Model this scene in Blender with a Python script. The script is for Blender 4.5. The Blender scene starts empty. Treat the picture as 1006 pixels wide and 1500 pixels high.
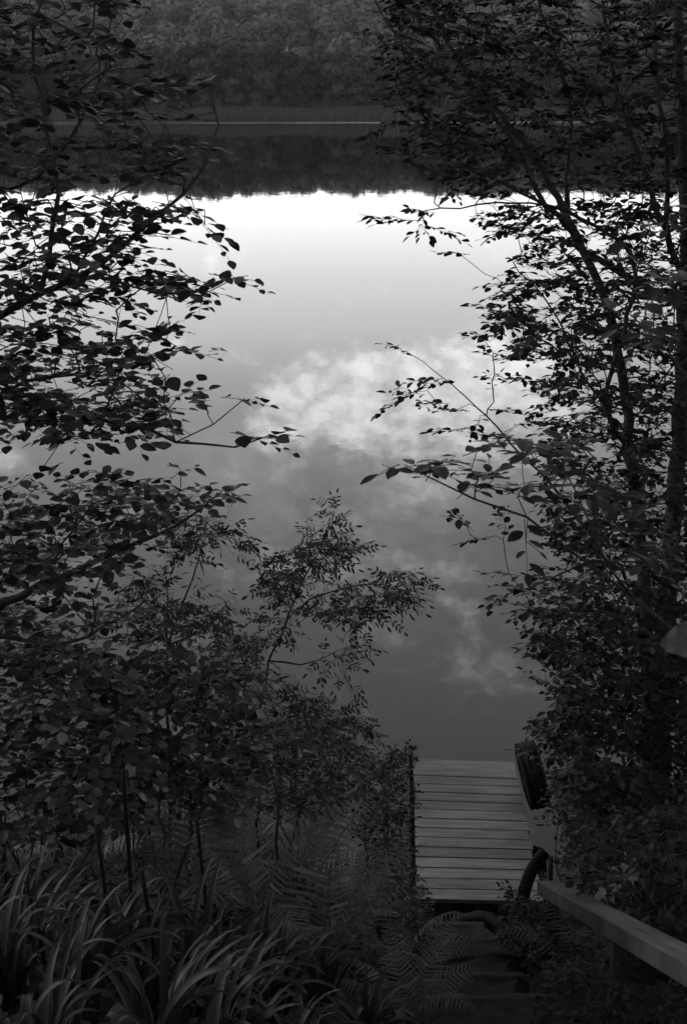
import bpy, math, random
import numpy as np
from mathutils import Vector, Matrix
R = math.radians
rng = np.random.default_rng(7)
random.seed(7)
scene = bpy.context.scene
COL = scene.collection
sin, cos, tan = math.sin, math.cos, math.tan

# ------------------------------------------------------------------ camera frame
F = 2083.0
TH = R(17.21)
CAM = np.array([0.0, 0.0, 6.35])
FW = np.array([0, cos(TH), -sin(TH)]); UP = np.array([0, sin(TH), cos(TH)]); RT = np.array([1.0, 0, 0])
def P(px, py, t):
    """point seen at photo pixel (px,py), t metres in front of the lens"""
    return CAM + t * (FW + (px - 503) / F * RT - (py - 750) / F * UP)
def G(px, py, z=0.0):
    d = FW + (px - 503) / F * RT - (py - 750) / F * UP
    return CAM + d * ((z - CAM[2]) / d[2])

# ------------------------------------------------------------------ mesh helpers
class MB:
    def __init__(s): s.v = []; s.f = []; s.n = 0
    def add(s, v, f):
        v = np.asarray(v, float); f = np.asarray(f, int)
        s.v.append(v); s.f.append(f + s.n); s.n += len(v)
    def mesh(s, name, mat, smooth=False):
        me = bpy.data.meshes.new(name)
        V = np.concatenate(s.v) if s.v else np.zeros((0, 3))
        me.vertices.add(len(V)); me.vertices.foreach_set('co', V.astype(np.float32).ravel())
        idx = np.concatenate([f.ravel() for f in s.f]).astype(np.int32)
        tot = np.concatenate([np.full(len(f), f.shape[1]) for f in s.f]).astype(np.int32)
        st = np.concatenate([[0], np.cumsum(tot)[:-1]]).astype(np.int32)
        me.loops.add(len(idx)); me.loops.foreach_set('vertex_index', idx)
        me.polygons.add(len(tot)); me.polygons.foreach_set('loop_start', st); me.polygons.foreach_set('loop_total', tot)
        me.polygons.foreach_set('use_smooth', np.full(len(tot), smooth))
        me.update(calc_edges=True); me.validate()
        me.materials.append(mat)
        return me
    def build(s, name, mat, parent=None, smooth=False):
        return link(name, s.mesh(name, mat, smooth), parent)
def link(name, me, parent=None):
    o = bpy.data.objects.new(name, me); COL.objects.link(o)
    if parent is not None: o.parent = parent
    return o
def tag(o, label=None, cat=None, group=None, kind=None):
    if label: o['label'] = label
    if cat: o['category'] = cat
    if group: o['group'] = group
    if kind: o['kind'] = kind
    return o
def empty(name, loc=(0, 0, 0)):
    o = bpy.data.objects.new(name, None); COL.objects.link(o); o.location = loc; o.empty_display_size = .1
    return o

BOXF = np.array([[0,1,2,3],[7,6,5,4],[0,4,5,1],[1,5,6,2],[2,6,7,3],[3,7,4,0]])
def slab(mb, a, b, c, d, th, bev=.006):
    """board with top corners a,b,c,d (ccw from above) and thickness th down, edges eased"""
    T = np.array([a, b, c, d], float); cen = T.mean(0)
    n = np.cross(T[1]-T[0], T[3]-T[0]); n /= np.linalg.norm(n)
    def inset(Q):
        out = []
        for i in range(4):
            e1 = Q[(i+1) % 4]-Q[i]; e2 = Q[(i-1) % 4]-Q[i]
            out.append(Q[i]+bev*e1/np.linalg.norm(e1)+bev*e2/np.linalg.norm(e2))
        return np.array(out)
    rings = [inset(T), T-n*bev, T-n*(th-bev), inset(T)-n*th]
    V = np.concatenate(rings)
    f = [[0,1,2,3],[15,14,13,12]]
    for k in range(3):
        for i in range(4):
            j = (i+1) % 4
            f.append([k*4+j, k*4+i, (k+1)*4+i, (k+1)*4+j])
    mb.add(V, f)
def box(mb, lo, hi, bev=.006):
    slab(mb, (lo[0],lo[1],hi[2]), (hi[0],lo[1],hi[2]), (hi[0],hi[1],hi[2]), (lo[0],hi[1],hi[2]), hi[2]-lo[2], bev)
def tube(mb, pts, rad, n=6, cap=True):
    pts = np.asarray(pts, float); rad = np.broadcast_to(np.asarray(rad, float), (len(pts),))
    t = np.gradient(pts, axis=0); t /= np.linalg.norm(t, axis=1)[:, None]+1e-9
    u = np.cross(t[0], [0.31, 0.2, 0.93] if abs(t[0][2]) < .9 else [1, 0, 0]); u /= np.linalg.norm(u)
    rings = []; ang = np.arange(n)/n*2*math.pi
    for i in range(len(pts)):
        u = u-t[i]*np.dot(u, t[i]); u /= np.linalg.norm(u)+1e-9
        w = np.cross(t[i], u)
        rings.append(pts[i]+rad[i]*(np.cos(ang)[:, None]*u+np.sin(ang)[:, None]*w))
    V = np.concatenate(rings)
    k = np.arange(len(pts)-1)[:, None]*n; a = np.arange(n)[None]; b = (a+1) % n
    f = np.stack([k+a, k+b, k+n+b, k+n+a], -1).reshape(-1, 4)
    mb.add(V, f)
    if cap:
        for base, rev in ((0, True), ((len(pts)-1)*n, False)):
            ring = list(range(base, base+n))
            mb.f.append(np.array([ring[::-1] if rev else ring])+mb.n-len(V))
def spline(pts, step=.1):
    pts = np.asarray(pts, float)
    if len(pts) == 2:
        n = max(2, int(np.linalg.norm(pts[1]-pts[0])/step)+1)
        return pts[0]+(pts[1]-pts[0])*np.linspace(0, 1, n)[:, None]
    Q = np.vstack([2*pts[0]-pts[1], pts, 2*pts[-1]-pts[-2]]); out = []
    for i in range(1, len(Q)-2):
        p0, p1, p2, p3 = Q[i-1:i+3]
        n = max(1, int(np.linalg.norm(p2-p1)/step))
        for t in np.arange(n)/n:
            out.append(.5*((2*p1)+(-p0+p2)*t+(2*p0-5*p1+4*p2-p3)*t*t+(-p0+3*p1-3*p2+p3)*t**3))
    out.append(Q[-2]); return np.array(out)
def norm(a): return a/(np.linalg.norm(a, axis=-1, keepdims=True)+1e-9)

# leaf templates: x across, y along, z normal
def leaf_tpl(w, y1=.22, y2=.48, y3=.78, fold=.07, droop=.10):
    ys = np.array([.07, .2, .4, .6, .78, .92]); pk = y2
    prof = np.where(ys < pk, np.sin(.5*math.pi*np.clip(ys/pk, 0, 1))**.75, np.cos(.5*math.pi*np.clip((ys-pk)/(1-pk), 0, 1))**.85)*w
    mid = [[0, 0, 0], [0, .2, .01], [0, .6, -droop*.3], [0, 1, -droop]]
    side = lambda g: [[g*p_, y_, fold*p_/w-droop*y_*y_] for p_, y_ in zip(prof, ys)]
    V = np.array(mid+side(-1)+side(1))      # 0-3 mid, 4-9 left, 10-15 right
    Q = np.array([[0,1,5,4],[1,2,7,6],[2,3,9,8],[0,10,11,1],[1,12,13,2],[2,14,15,3]])
    return V, (Q, np.array([[1,6,5],[2,8,7],[1,11,12],[2,13,14]]))
OVATE = leaf_tpl(.36, .2, .45, .76)
ROUND = leaf_tpl(.44, .16, .42, .78)
LANCE = leaf_tpl(.17, .25, .5, .78, .04, .12)
ELLIP2 = leaf_tpl(.30, .2, .45, .78, .06, .12)
ELLIP = leaf_tpl(.27, .2, .48, .78, .05, .1)
def big_leaf(m=12):
    s = np.linspace(0, 1, m); w = .34*np.sin(math.pi*np.clip(s, .0, 1)**.85)**.62*(1+.04*np.cos(s*40)); rows = []
    for a in (-1, -.5, 0, .5, 1): rows.append(np.stack([a*w, s, .10*abs(a)*np.sin(s*3.1)-.12*s*s+.012*np.cos(s*38)*abs(a)], 1))
    V = np.concatenate(rows); i = np.arange(m-1); f = [np.stack([k*m+i, (k+1)*m+i, (k+1)*m+i+1, k*m+i+1], 1) for k in range(4)]
    return V, np.concatenate(f)
BIGLEAF = big_leaf()
def leaves(mb, tpl, pos, d, nrm, size):
    V, Fc = tpl; d = norm(d); s = norm(np.cross(d, nrm)); n = np.cross(s, d)
    size = np.asarray(size)[:, None, None]
    W = rng.uniform(.85, 1.15, (len(pos), 1, 1))
    out = pos[:, None]+size*(V[None, :, 0:1]*W*s[:, None]+V[None, :, 1:2]*d[:, None]+V[None, :, 2:3]*n[:, None])
    k = np.arange(len(pos))[:, None, None]*len(V)
    if isinstance(Fc, tuple):
        base = mb.n; mb.add(out.reshape(-1, 3), (Fc[0][None]+k).reshape(-1, 4)); mb.f.append((Fc[1][None]+k).reshape(-1, 3)+base)
    else: mb.add(out.reshape(-1, 3), (Fc[None]+k).reshape(-1, 4))

# ------------------------------------------------------------------ materials (the photograph is black and white)
def gray(v): return (v, v, v, 1)
def newmat(name):
    m = bpy.data.materials.new(name); m.use_nodes = True
    nt = m.node_tree; nt.nodes.clear(); return m, nt
def leafmat(name, lo, hi, rough=.5, trans=.25, spec=.4, tone=False):
    m, nt = newmat(name); N = nt.nodes; L = nt.links
    out = N.new('ShaderNodeOutputMaterial'); pr = N.new('ShaderNodeBsdfPrincipled'); tr = N.new('ShaderNodeBsdfTranslucent')
    mx = N.new('ShaderNodeMixShader'); geo = N.new('ShaderNodeNewGeometry'); cr = N.new('ShaderNodeValToRGB')
    cr.color_ramp.elements[0].color = gray(lo); cr.color_ramp.elements[1].color = gray(hi)
    e = cr.color_ramp.elements.new(.82); e.color = gray(lo+(hi-lo)*.22)
    tc = N.new('ShaderNodeTexCoord'); no = N.new('ShaderNodeTexNoise'); no.inputs['Scale'].default_value = 90; no.inputs['Detail'].default_value = 3
    mul = N.new('ShaderNodeMixRGB'); mul.blend_type = 'MULTIPLY'; mul.inputs[0].default_value = .5
    cr2 = N.new('ShaderNodeValToRGB'); cr2.color_ramp.elements[0].position = .3; cr2.color_ramp.elements[0].color = gray(.45); cr2.color_ramp.elements[1].position = .7
    L.new(tc.outputs['Object'], no.inputs['Vector']); L.new(no.outputs['Fac'], cr2.inputs[0])
    L.new(geo.outputs['Random Per Island'], cr.inputs[0]); L.new(cr.outputs[0], mul.inputs[1]); L.new(cr2.outputs[0], mul.inputs[2])
    if tone:      # each tree of the wood has its own tone of leaf
        at = N.new('ShaderNodeAttribute'); at.attribute_name = 'tone'; oi = N.new('ShaderNodeObjectInfo'); ad = N.new('ShaderNodeMath'); ad.operation = 'ADD'
        sc = N.new('ShaderNodeVectorMath'); sc.operation = 'SCALE'
        if tone == 1: L.new(at.outputs['Fac'], sc.inputs['Scale'])
        else: L.new(oi.outputs['Random'], ad.inputs[0]); ad.inputs[1].default_value = .45; L.new(ad.outputs[0], sc.inputs['Scale'])
        L.new(mul.outputs[0], sc.inputs[0]); mul = sc
    L.new(mul.outputs[0], pr.inputs['Base Color']); L.new(mul.outputs[0], tr.inputs[0])
    pr.inputs['Roughness'].default_value = rough; pr.inputs['Specular IOR Level'].default_value = spec
    mx.inputs[0].default_value = trans
    L.new(pr.outputs[0], mx.inputs[1]); L.new(tr.outputs[0], mx.inputs[2]); L.new(mx.outputs[0], out.inputs[0])
    return m
def noisemat(name, lo, hi, scale=(5, 5, 5), rough=.8, bump=.3, detail=6, spec=.3, nscale=1.0, bdist=.01, var=.8):
    m, nt = newmat(name); N = nt.nodes; L = nt.links
    out = N.new('ShaderNodeOutputMaterial'); pr = N.new('ShaderNodeBsdfPrincipled')
    tc = N.new('ShaderNodeTexCoord'); mp = N.new('ShaderNodeMapping'); mp.inputs['Scale'].default_value = scale
    no = N.new('ShaderNodeTexNoise'); no.inputs['Scale'].default_value = nscale; no.inputs['Detail'].default_value = detail; no.inputs['Roughness'].default_value = .65
    n2 = N.new('ShaderNodeTexNoise'); n2.inputs['Scale'].default_value = 1.7; n2.inputs['Detail'].default_value = 4
    oi = N.new('ShaderNodeObjectInfo')
    cr = N.new('ShaderNodeValToRGB'); cr.color_ramp.elements[0].position = .3; cr.color_ramp.elements[1].position = .72
    cr.color_ramp.elements[0].color = gray(lo); cr.color_ramp.elements[1].color = gray(hi)
    c2 = N.new('ShaderNodeValToRGB'); c2.color_ramp.elements[0].position = .35; c2.color_ramp.elements[1].position = .7; c2.color_ramp.elements[0].color = gray(.62)
    hs = N.new('ShaderNodeMapRange'); hs.inputs[3].default_value = var; hs.inputs[4].default_value = 1.15
    mul = N.new('ShaderNodeMixRGB'); mul.blend_type = 'MULTIPLY'; mul.inputs[0].default_value = 1
    mu2 = N.new('ShaderNodeVectorMath'); mu2.operation = 'SCALE'
    bp = N.new('ShaderNodeBump'); bp.inputs['Strength'].default_value = bump; bp.inputs['Distance'].default_value = bdist
    L.new(tc.outputs['Object'], mp.inputs[0]); L.new(mp.outputs[0], no.inputs['Vector']); L.new(tc.outputs['Object'], n2.inputs['Vector'])
    L.new(no.outputs['Fac'], cr.inputs[0]); L.new(n2.outputs['Fac'], c2.inputs[0])
    L.new(cr.outputs[0], mul.inputs[1]); L.new(c2.outputs[0], mul.inputs[2])
    L.new(oi.outputs['Random'], hs.inputs[0]); L.new(mul.outputs[0], mu2.inputs[0]); L.new(hs.outputs[0], mu2.inputs['Scale'])
    L.new(mu2.outputs[0], pr.inputs['Base Color']); L.new(no.outputs['Fac'], bp.inputs['Height']); L.new(bp.outputs[0], pr.inputs['Normal'])
    pr.inputs['Roughness'].default_value = rough; pr.inputs['Specular IOR Level'].default_value = spec
    L.new(pr.outputs[0], out.inputs[0]); return m
M_bark = noisemat('bark', .025, .075, (30, 30, 7), .9, .6, spec=.15)
M_twig = noisemat('twig', .03, .07, (20, 20, 20), .8, .2, spec=.2)
M_leafL = leafmat('broad_leaf', .013, .15, .5, .25, .25)
M_leafR = leafmat('small_leaf', .009, .05, .55, .15, .15)
M_leafN = leafmat('near_leaf', .014, .036, .5, .2, .25)
M_ash = leafmat('ash_leaflet', .02, .065, .5, .25, .25)
M_shrub = leafmat('shrub_leaf', .011, .22, .5, .2, .2)
M_fern = leafmat('fern_green', .10, .22, .6, .3, .2)
M_blade = leafmat('strap_leaf', .014, .048, .5, .3, .3)
M_pale = leafmat('pale_leaf', .05, .075, .5, .35, .3)
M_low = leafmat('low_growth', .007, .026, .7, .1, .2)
M_far = leafmat('far_foliage', .045, .075, .9, .05, .02, 2)
M_farh = leafmat('hill_foliage', .075, .11, .9, .05, .02, 1)
M_reed = leafmat('reed', .06, .14, .8, .2, .1)
M_soil = noisemat('soil', .012, .045, (7, 7, 7), .95, .9, 8, .1, bdist=.04)
M_path = noisemat('trodden_earth', .014, .04, (14, 14, 14), .95, .9, 8, .1, bdist=.02)
M_farsoil = noisemat('far_soil', .04, .07, (.2, .2, .2), .95, .0)
M_glint = noisemat('shore_glint', .2, .32, (.3, .3, .3), .8, .0)  # pale colour stands in for sky glinting off ruffled water
M_deck = noisemat('weathered_deck', .075, .24, (3, 38, 38), .65, .45, 8, .3, bdist=.005, var=.62)
M_rail = noisemat('weathered_rail', .02, .125, (42, 2.0, 2.0), .7, .5, 8, .3, bdist=.005)
M_post = noisemat('old_post', .022, .065, (30, 30, 4), .85, .6, spec=.2)
M_timber = noisemat('rotten_timber', .02, .06, (4, 30, 30), .9, .8, spec=.2)
M_rubber = noisemat('rubber', .004, .010, (12, 12, 12), .75, .2, spec=.12)

# ------------------------------------------------------------------ the ground
def sm(a, b, x):
    t = np.clip((x-a)/(b-a), 0, 1); return t*t*(3-2*t)
def shore_y(x):
    x = np.asarray(x, float)
    return 9.75+.9*sm(1.7, 3.2, x)+.75*sm(.4, -1.2, x)+.12*np.sin(x*2.3+1)+.08*np.sin(x*5.1)+.5*np.sin(x*.13)*sm(3, 9, np.abs(x))
def gz(x, y):
    x = np.asarray(x, float); y = np.asarray(y, float); s = shore_y(x)-y
    z = np.where(s > 0, s*.478, s*.35)
    z = z+.28*sm(.35, -.5, x)*sm(-.2, 1.2, s)+.22*sm(1.3, 2.4, x)*sm(-.2, 1.0, s)
    z = z+(.05*np.sin(x*3.1+y*2.3)+.035*np.sin(x*7.7-y*5.1)+.02*np.sin(13*x+11*y))*sm(-.5, .6, s)
    px = np.exp(-((x-.82)/.48)**4)*sm(-.15, .3, s)           # trodden path
    z = z-.08*px
    z = np.maximum(z, -1.6)
    far = .0808*y-16.4
    zf = np.where(y < 190, -1.6, np.minimum(.5, (y-190)*.5-1.6))
    zf = np.where(y > 212, np.maximum(zf, far), zf)
    zf = np.where(y > 620, np.maximum(33.7-(y-620)*.12, 12), zf)
    return np.where(y > 60, zf, z)
def ground_at(px, py):
    d = FW+(px-503)/F*RT-(py-750)/F*UP
    t = np.linspace(1, 15, 1400); Q = CAM+t[:, None]*d
    hit = np.nonzero(Q[:, 2] < gz(Q[:, 0], Q[:, 1]))[0]
    return Q[hit[0]] if len(hit) else Q[-1]
def grid(xs, ys, f):
    X, Y = np.meshgrid(xs, ys); Z = f(X, Y)
    V = np.stack([X, Y, Z], -1).reshape(-1, 3); w = len(xs); h = len(ys)
    i = (np.arange(h-1)[:, None]*w+np.arange(w-1)[None]).ravel()
    return V, np.stack([i, i+1, i+w+1, i+w], -1)
xs = np.unique(np.concatenate([np.linspace(-1400, -30, 28), np.linspace(-30, -5, 60), np.linspace(-5, 5, 170), np.linspace(5, 30, 60), np.linspace(30, 1400, 28)]))
ys = np.unique(np.concatenate([np.linspace(-60, -2, 30), np.linspace(-2, 12.5, 260), np.linspace(12.5, 60, 30), np.linspace(60.1, 188, 12), np.linspace(188, 240, 40), np.linspace(240, 1800, 60)]))
mb = MB(); mb.add(*grid(xs, ys, gz)); tag(mb.build('ground', M_soil, smooth=True), kind='structure')
# trodden path with steps laid on the bank
def stepped(x, y):
    s = 9.55-y; k = np.floor(s/.62); fr = s/.62-k
    return .12+(k+.55*fr+.45*sm(.88, 1.0, fr))*.62*.478+.02*fr
mb = MB(); V, Fc = grid(np.linspace(.30, 1.14, 26), np.linspace(1.0, 9.5, 260), lambda X, Y: stepped(X, Y)+.012*np.sin(9*X+4*Y)+.01*np.sin(21*X-13*Y)+.03)
edge = .10*np.sin(V[:, 1]*3.3)+.05*np.sin(V[:, 1]*8.1); V[:, 0] += edge
V[:, 2] -= .22*np.clip(np.abs(V[:, 0]-.74-edge)-.33, 0, 1)*5
mb.add(V, Fc); tag(mb.build('path', M_path), kind='structure')

# ------------------------------------------------------------------ the lake
def watermat():
    m, nt = newmat('lake_water'); N = nt.nodes; L = nt.links
    out = N.new('ShaderNodeOutputMaterial'); pr = N.new('ShaderNodeBsdfPrincipled')
    pr.inputs['Base Color'].default_value = gray(.006); pr.inputs['IOR'].default_value = 1.333
    tc = N.new('ShaderNodeTexCoord'); sp = N.new('ShaderNodeSeparateXYZ'); L.new(tc.outputs['Object'], sp.inputs[0])
    mp = N.new('ShaderNodeMapping'); mp.inputs['Scale'].default_value = (1.1, .55, 1); L.new(tc.outputs['Object'], mp.inputs[0])
    n1 = N.new('ShaderNodeTexNoise'); n1.inputs['Scale'].default_value = 1.3; n1.inputs['Detail'].default_value = 3; L.new(mp.outputs[0], n1.inputs['Vector'])
    bp = N.new('ShaderNodeBump'); bp.inputs['Strength'].default_value = 1; bp.inputs['Distance'].default_value = .0015
    L.new(n1.outputs['Fac'], bp.inputs['Height']); L.new(bp.outputs[0], pr.inputs['Normal'])
    # a cat's-paw of wind ruffles the water along the far shore
    n2 = N.new('ShaderNodeTexNoise'); n2.inputs['Scale'].default_value = .03; L.new(tc.outputs['Object'], n2.inputs['Vector'])
    ad = N.new('ShaderNodeMath'); ad.operation = 'MULTIPLY_ADD'; ad.inputs[1].default_value = 8; L.new(n2.outputs['Fac'], ad.inputs[0]); L.new(sp.outputs['Y'], ad.inputs[2])
    mr = N.new('ShaderNodeMapRange'); mr.inputs[1].default_value = 184; mr.inputs[2].default_value = 190; mr.inputs[3].default_value = .018; mr.inputs[4].default_value = .33
    L.new(ad.outputs[0], mr.inputs[0]); L.new(mr.outputs[0], pr.inputs['Roughness'])
    L.new(pr.outputs[0], out.inputs[0]); return m
mb = MB(); mb.add([[-1300,-50,0],[1300,-50,0],[1300,260,0],[-1300,260,0]], [[0,1,2,3]])
tag(mb.build('lake', watermat()), kind='structure')

# pale strip at the far water's edge, painted in place of reflected sky
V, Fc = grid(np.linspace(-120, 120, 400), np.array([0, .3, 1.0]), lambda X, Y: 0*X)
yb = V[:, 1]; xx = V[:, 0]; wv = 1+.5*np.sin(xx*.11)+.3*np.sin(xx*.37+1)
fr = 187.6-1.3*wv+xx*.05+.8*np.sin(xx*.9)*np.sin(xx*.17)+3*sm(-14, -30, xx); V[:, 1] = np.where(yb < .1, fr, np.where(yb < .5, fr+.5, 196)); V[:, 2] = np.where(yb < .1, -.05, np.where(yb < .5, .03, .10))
mb = MB(); mb.add(V, Fc); tag(mb.build('glint_strip', M_glint), kind='structure')
# ------------------------------------------------------------------ far shore: reeds, trees, wooded hill
mb = MB(); n = 26000
x = rng.uniform(-75, 75, n); y = 190.6+.05*x+.8*np.sin(x*.09)+rng.uniform(0, 9, n)**1.0
h = rng.uniform(.7, 1.35, n)*(1+.12*np.sin(x*.33)+.1*np.sin(x*.11+2)); z0 = gz(x, y)
lean = rng.normal(0, .16, (n, 2)); wd = rng.uniform(.05, .11, n)
b0 = np.stack([x-wd, y, np.maximum(z0, -.3)], 1); b1 = np.stack([x+wd, y, np.maximum(z0, -.3)], 1)
t0 = np.stack([x-wd*.5+lean[:, 0]*h, y+lean[:, 1]*h, np.maximum(z0, 0)+h], 1); t1 = t0+np.stack([wd, 0*wd, 0*wd], 1)
mb.add(np.stack([b0, b1, t1, t0], 1).reshape(-1, 3), np.arange(4*n).reshape(-1, 4))
tag(mb.build('reeds', M_reed), 'pale strip of reeds along the foot of the far shore', 'reeds', kind='stuff')

def crown_cloud(h, r, n, size, base=.25, lobes=9, off=.45):
    """leaf-clump faces on and inside a lumpy crown"""
    c = [(rng.normal(0, r*off), rng.normal(0, r*off), h*(base+(1-base)*rng.uniform(.15, .86)), r*rng.uniform(.38, .62)) for _ in range(lobes)]
    c.append((0, 0, h*(1-.25), r*.6)); c = np.array(c)
    if lobes < 4: c[-1] = (0, 0, h-r*.75, r*.85)
    k = rng.integers(0, len(c), n); d = norm(rng.normal(0, 1, (n, 3))); d[:, 2] = np.where(rng.random(n) < .6, np.abs(d[:, 2]), d[:, 2])
    p = c[k, :3]+d*(c[k, 3]*rng.uniform(.72, 1.06, n))[:, None]*np.array([1, 1, .85])
    nr = norm(d+rng.normal(0, .28, (n, 3))); a = norm(np.cross(nr, rng.normal(0, 1, (n, 3)))); b = np.cross(nr, a)
    s = (size*rng.uniform(.5, 1.3, n))[:, None]
    q = np.stack([p-a*s*.6-b*s*.2, p+a*s*.1-b*s*.6, p+a*s*.65+b*s*.15, p-a*s*.05+b*s*.6], 1)
    return q
protos = []
for k in range(5):
    h = 9.0; r = [2.6, 2.2, 3.1, 1.9, 2.6][k]
    mc = MB(); mc.add(crown_cloud(h, r, 1500, .42, [.12, .2, .1, .18, .06][k]).reshape(-1, 3), np.arange(6000).reshape(-1, 4))
    mt = MB(); tube(mt, spline([(0, 0, -.5), (.1, 0, 2.5), (-.1, .1, 5), (0, 0, 8)], 1), np.linspace(.17, .04, 9)[:len(spline([(0, 0, -.5), (.1, 0, 2.5), (-.1, .1, 5), (0, 0, 8)], 1))] if False else .13, 6)
    for q in range(4):
        a = rng.uniform(0, 6.3); tube(mt, [(0, 0, 2.5+q), (cos(a)*r*.5, sin(a)*r*.5, 4.2+q)], [.07, .03], 5)
    protos.append((mc.mesh('crown', M_far), mt.mesh('trunk', M_bark)))
placed = []
for row, (y0, dx) in enumerate(((201.5, 4.0), (206, 4.3), (211, 4.8))):
    x = -64+row
    while x < 66:
        placed.append((x+rng.normal(0, .5), y0+rng.normal(0, .9))); x += dx*rng.uniform(.75, 1.3)
for i, (x, y) in enumerate(placed):
    k = int(rng.integers(0, 5)); t = empty('far_tree', (x, y, float(gz(x, y))-.1))
    hh = ((.0808*y-6.35)-float(gz(x, y)))/9.2*(rng.uniform(.78, 1.03)+.05*sin(x*.21))*(.8 if y < 204 else 1)
    sc = hh*rng.uniform(.9, 1.1)
    t.scale = (sc, sc, hh); t.rotation_euler = (0, 0, rng.uniform(0, 6.28))
    link('crown', protos[k][0], t); link('trunk', protos[k][1], t)
    tag(t, 'leafy tree of the dark row behind the reeds on the far shore', 'tree', 'trees in the row along the far shore')
# one taller tree whose reflection breaks the bright edge
t = empty('far_tree', (-14.0, 204.5, .4)); t.scale = (1.0, 1.0, 1.10); link('crown', protos[3][0], t); link('trunk', protos[3][1], t)
tag(t, 'taller tree standing above the far shore row, left of the middle', 'tree')
mb = MB(); tones = []
y = 217.0
while y < 640:
    dx = 6.2 if y < 420 else 8.0
    x = -.34*y-10+rng.uniform(0, dx)
    while x < .34*y+10:
        r = rng.uniform(2.3, 3.9)*(1 if y < 420 else 1.3); xx = x+rng.normal(0, 1.2); yy = y+rng.normal(0, 1.5)
        hh = rng.uniform(6.8, 9.4)+.7*sin(xx*.07+yy*.01)+.4*sin(xx*.19); nq = 230 if y < 330 else (130 if y < 460 else 70); sz = .7 if y < 330 else (1.0 if y < 460 else 1.5)
        q = crown_cloud(hh, r*1.15, nq, sz, .45, 2, .22)+np.array([xx, yy, float(gz(xx, yy))])
        mb.add(q.reshape(-1, 3), np.arange(4*nq).reshape(-1, 4)); tones.append(np.full(4*nq, rng.uniform(.38, 1.75))); x += dx*rng.uniform(.7, 1.35)
    y += 6.5 if y < 420 else 10.0
hf = mb.build('hillside_forest', M_farh); ta = hf.data.attributes.new('tone', 'FLOAT', 'POINT'); ta.data.foreach_set('value', np.concatenate(tones).astype(np.float32))
tag(hf, 'dense woodland covering the hillside above the far shore', 'forest', kind='stuff')

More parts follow.
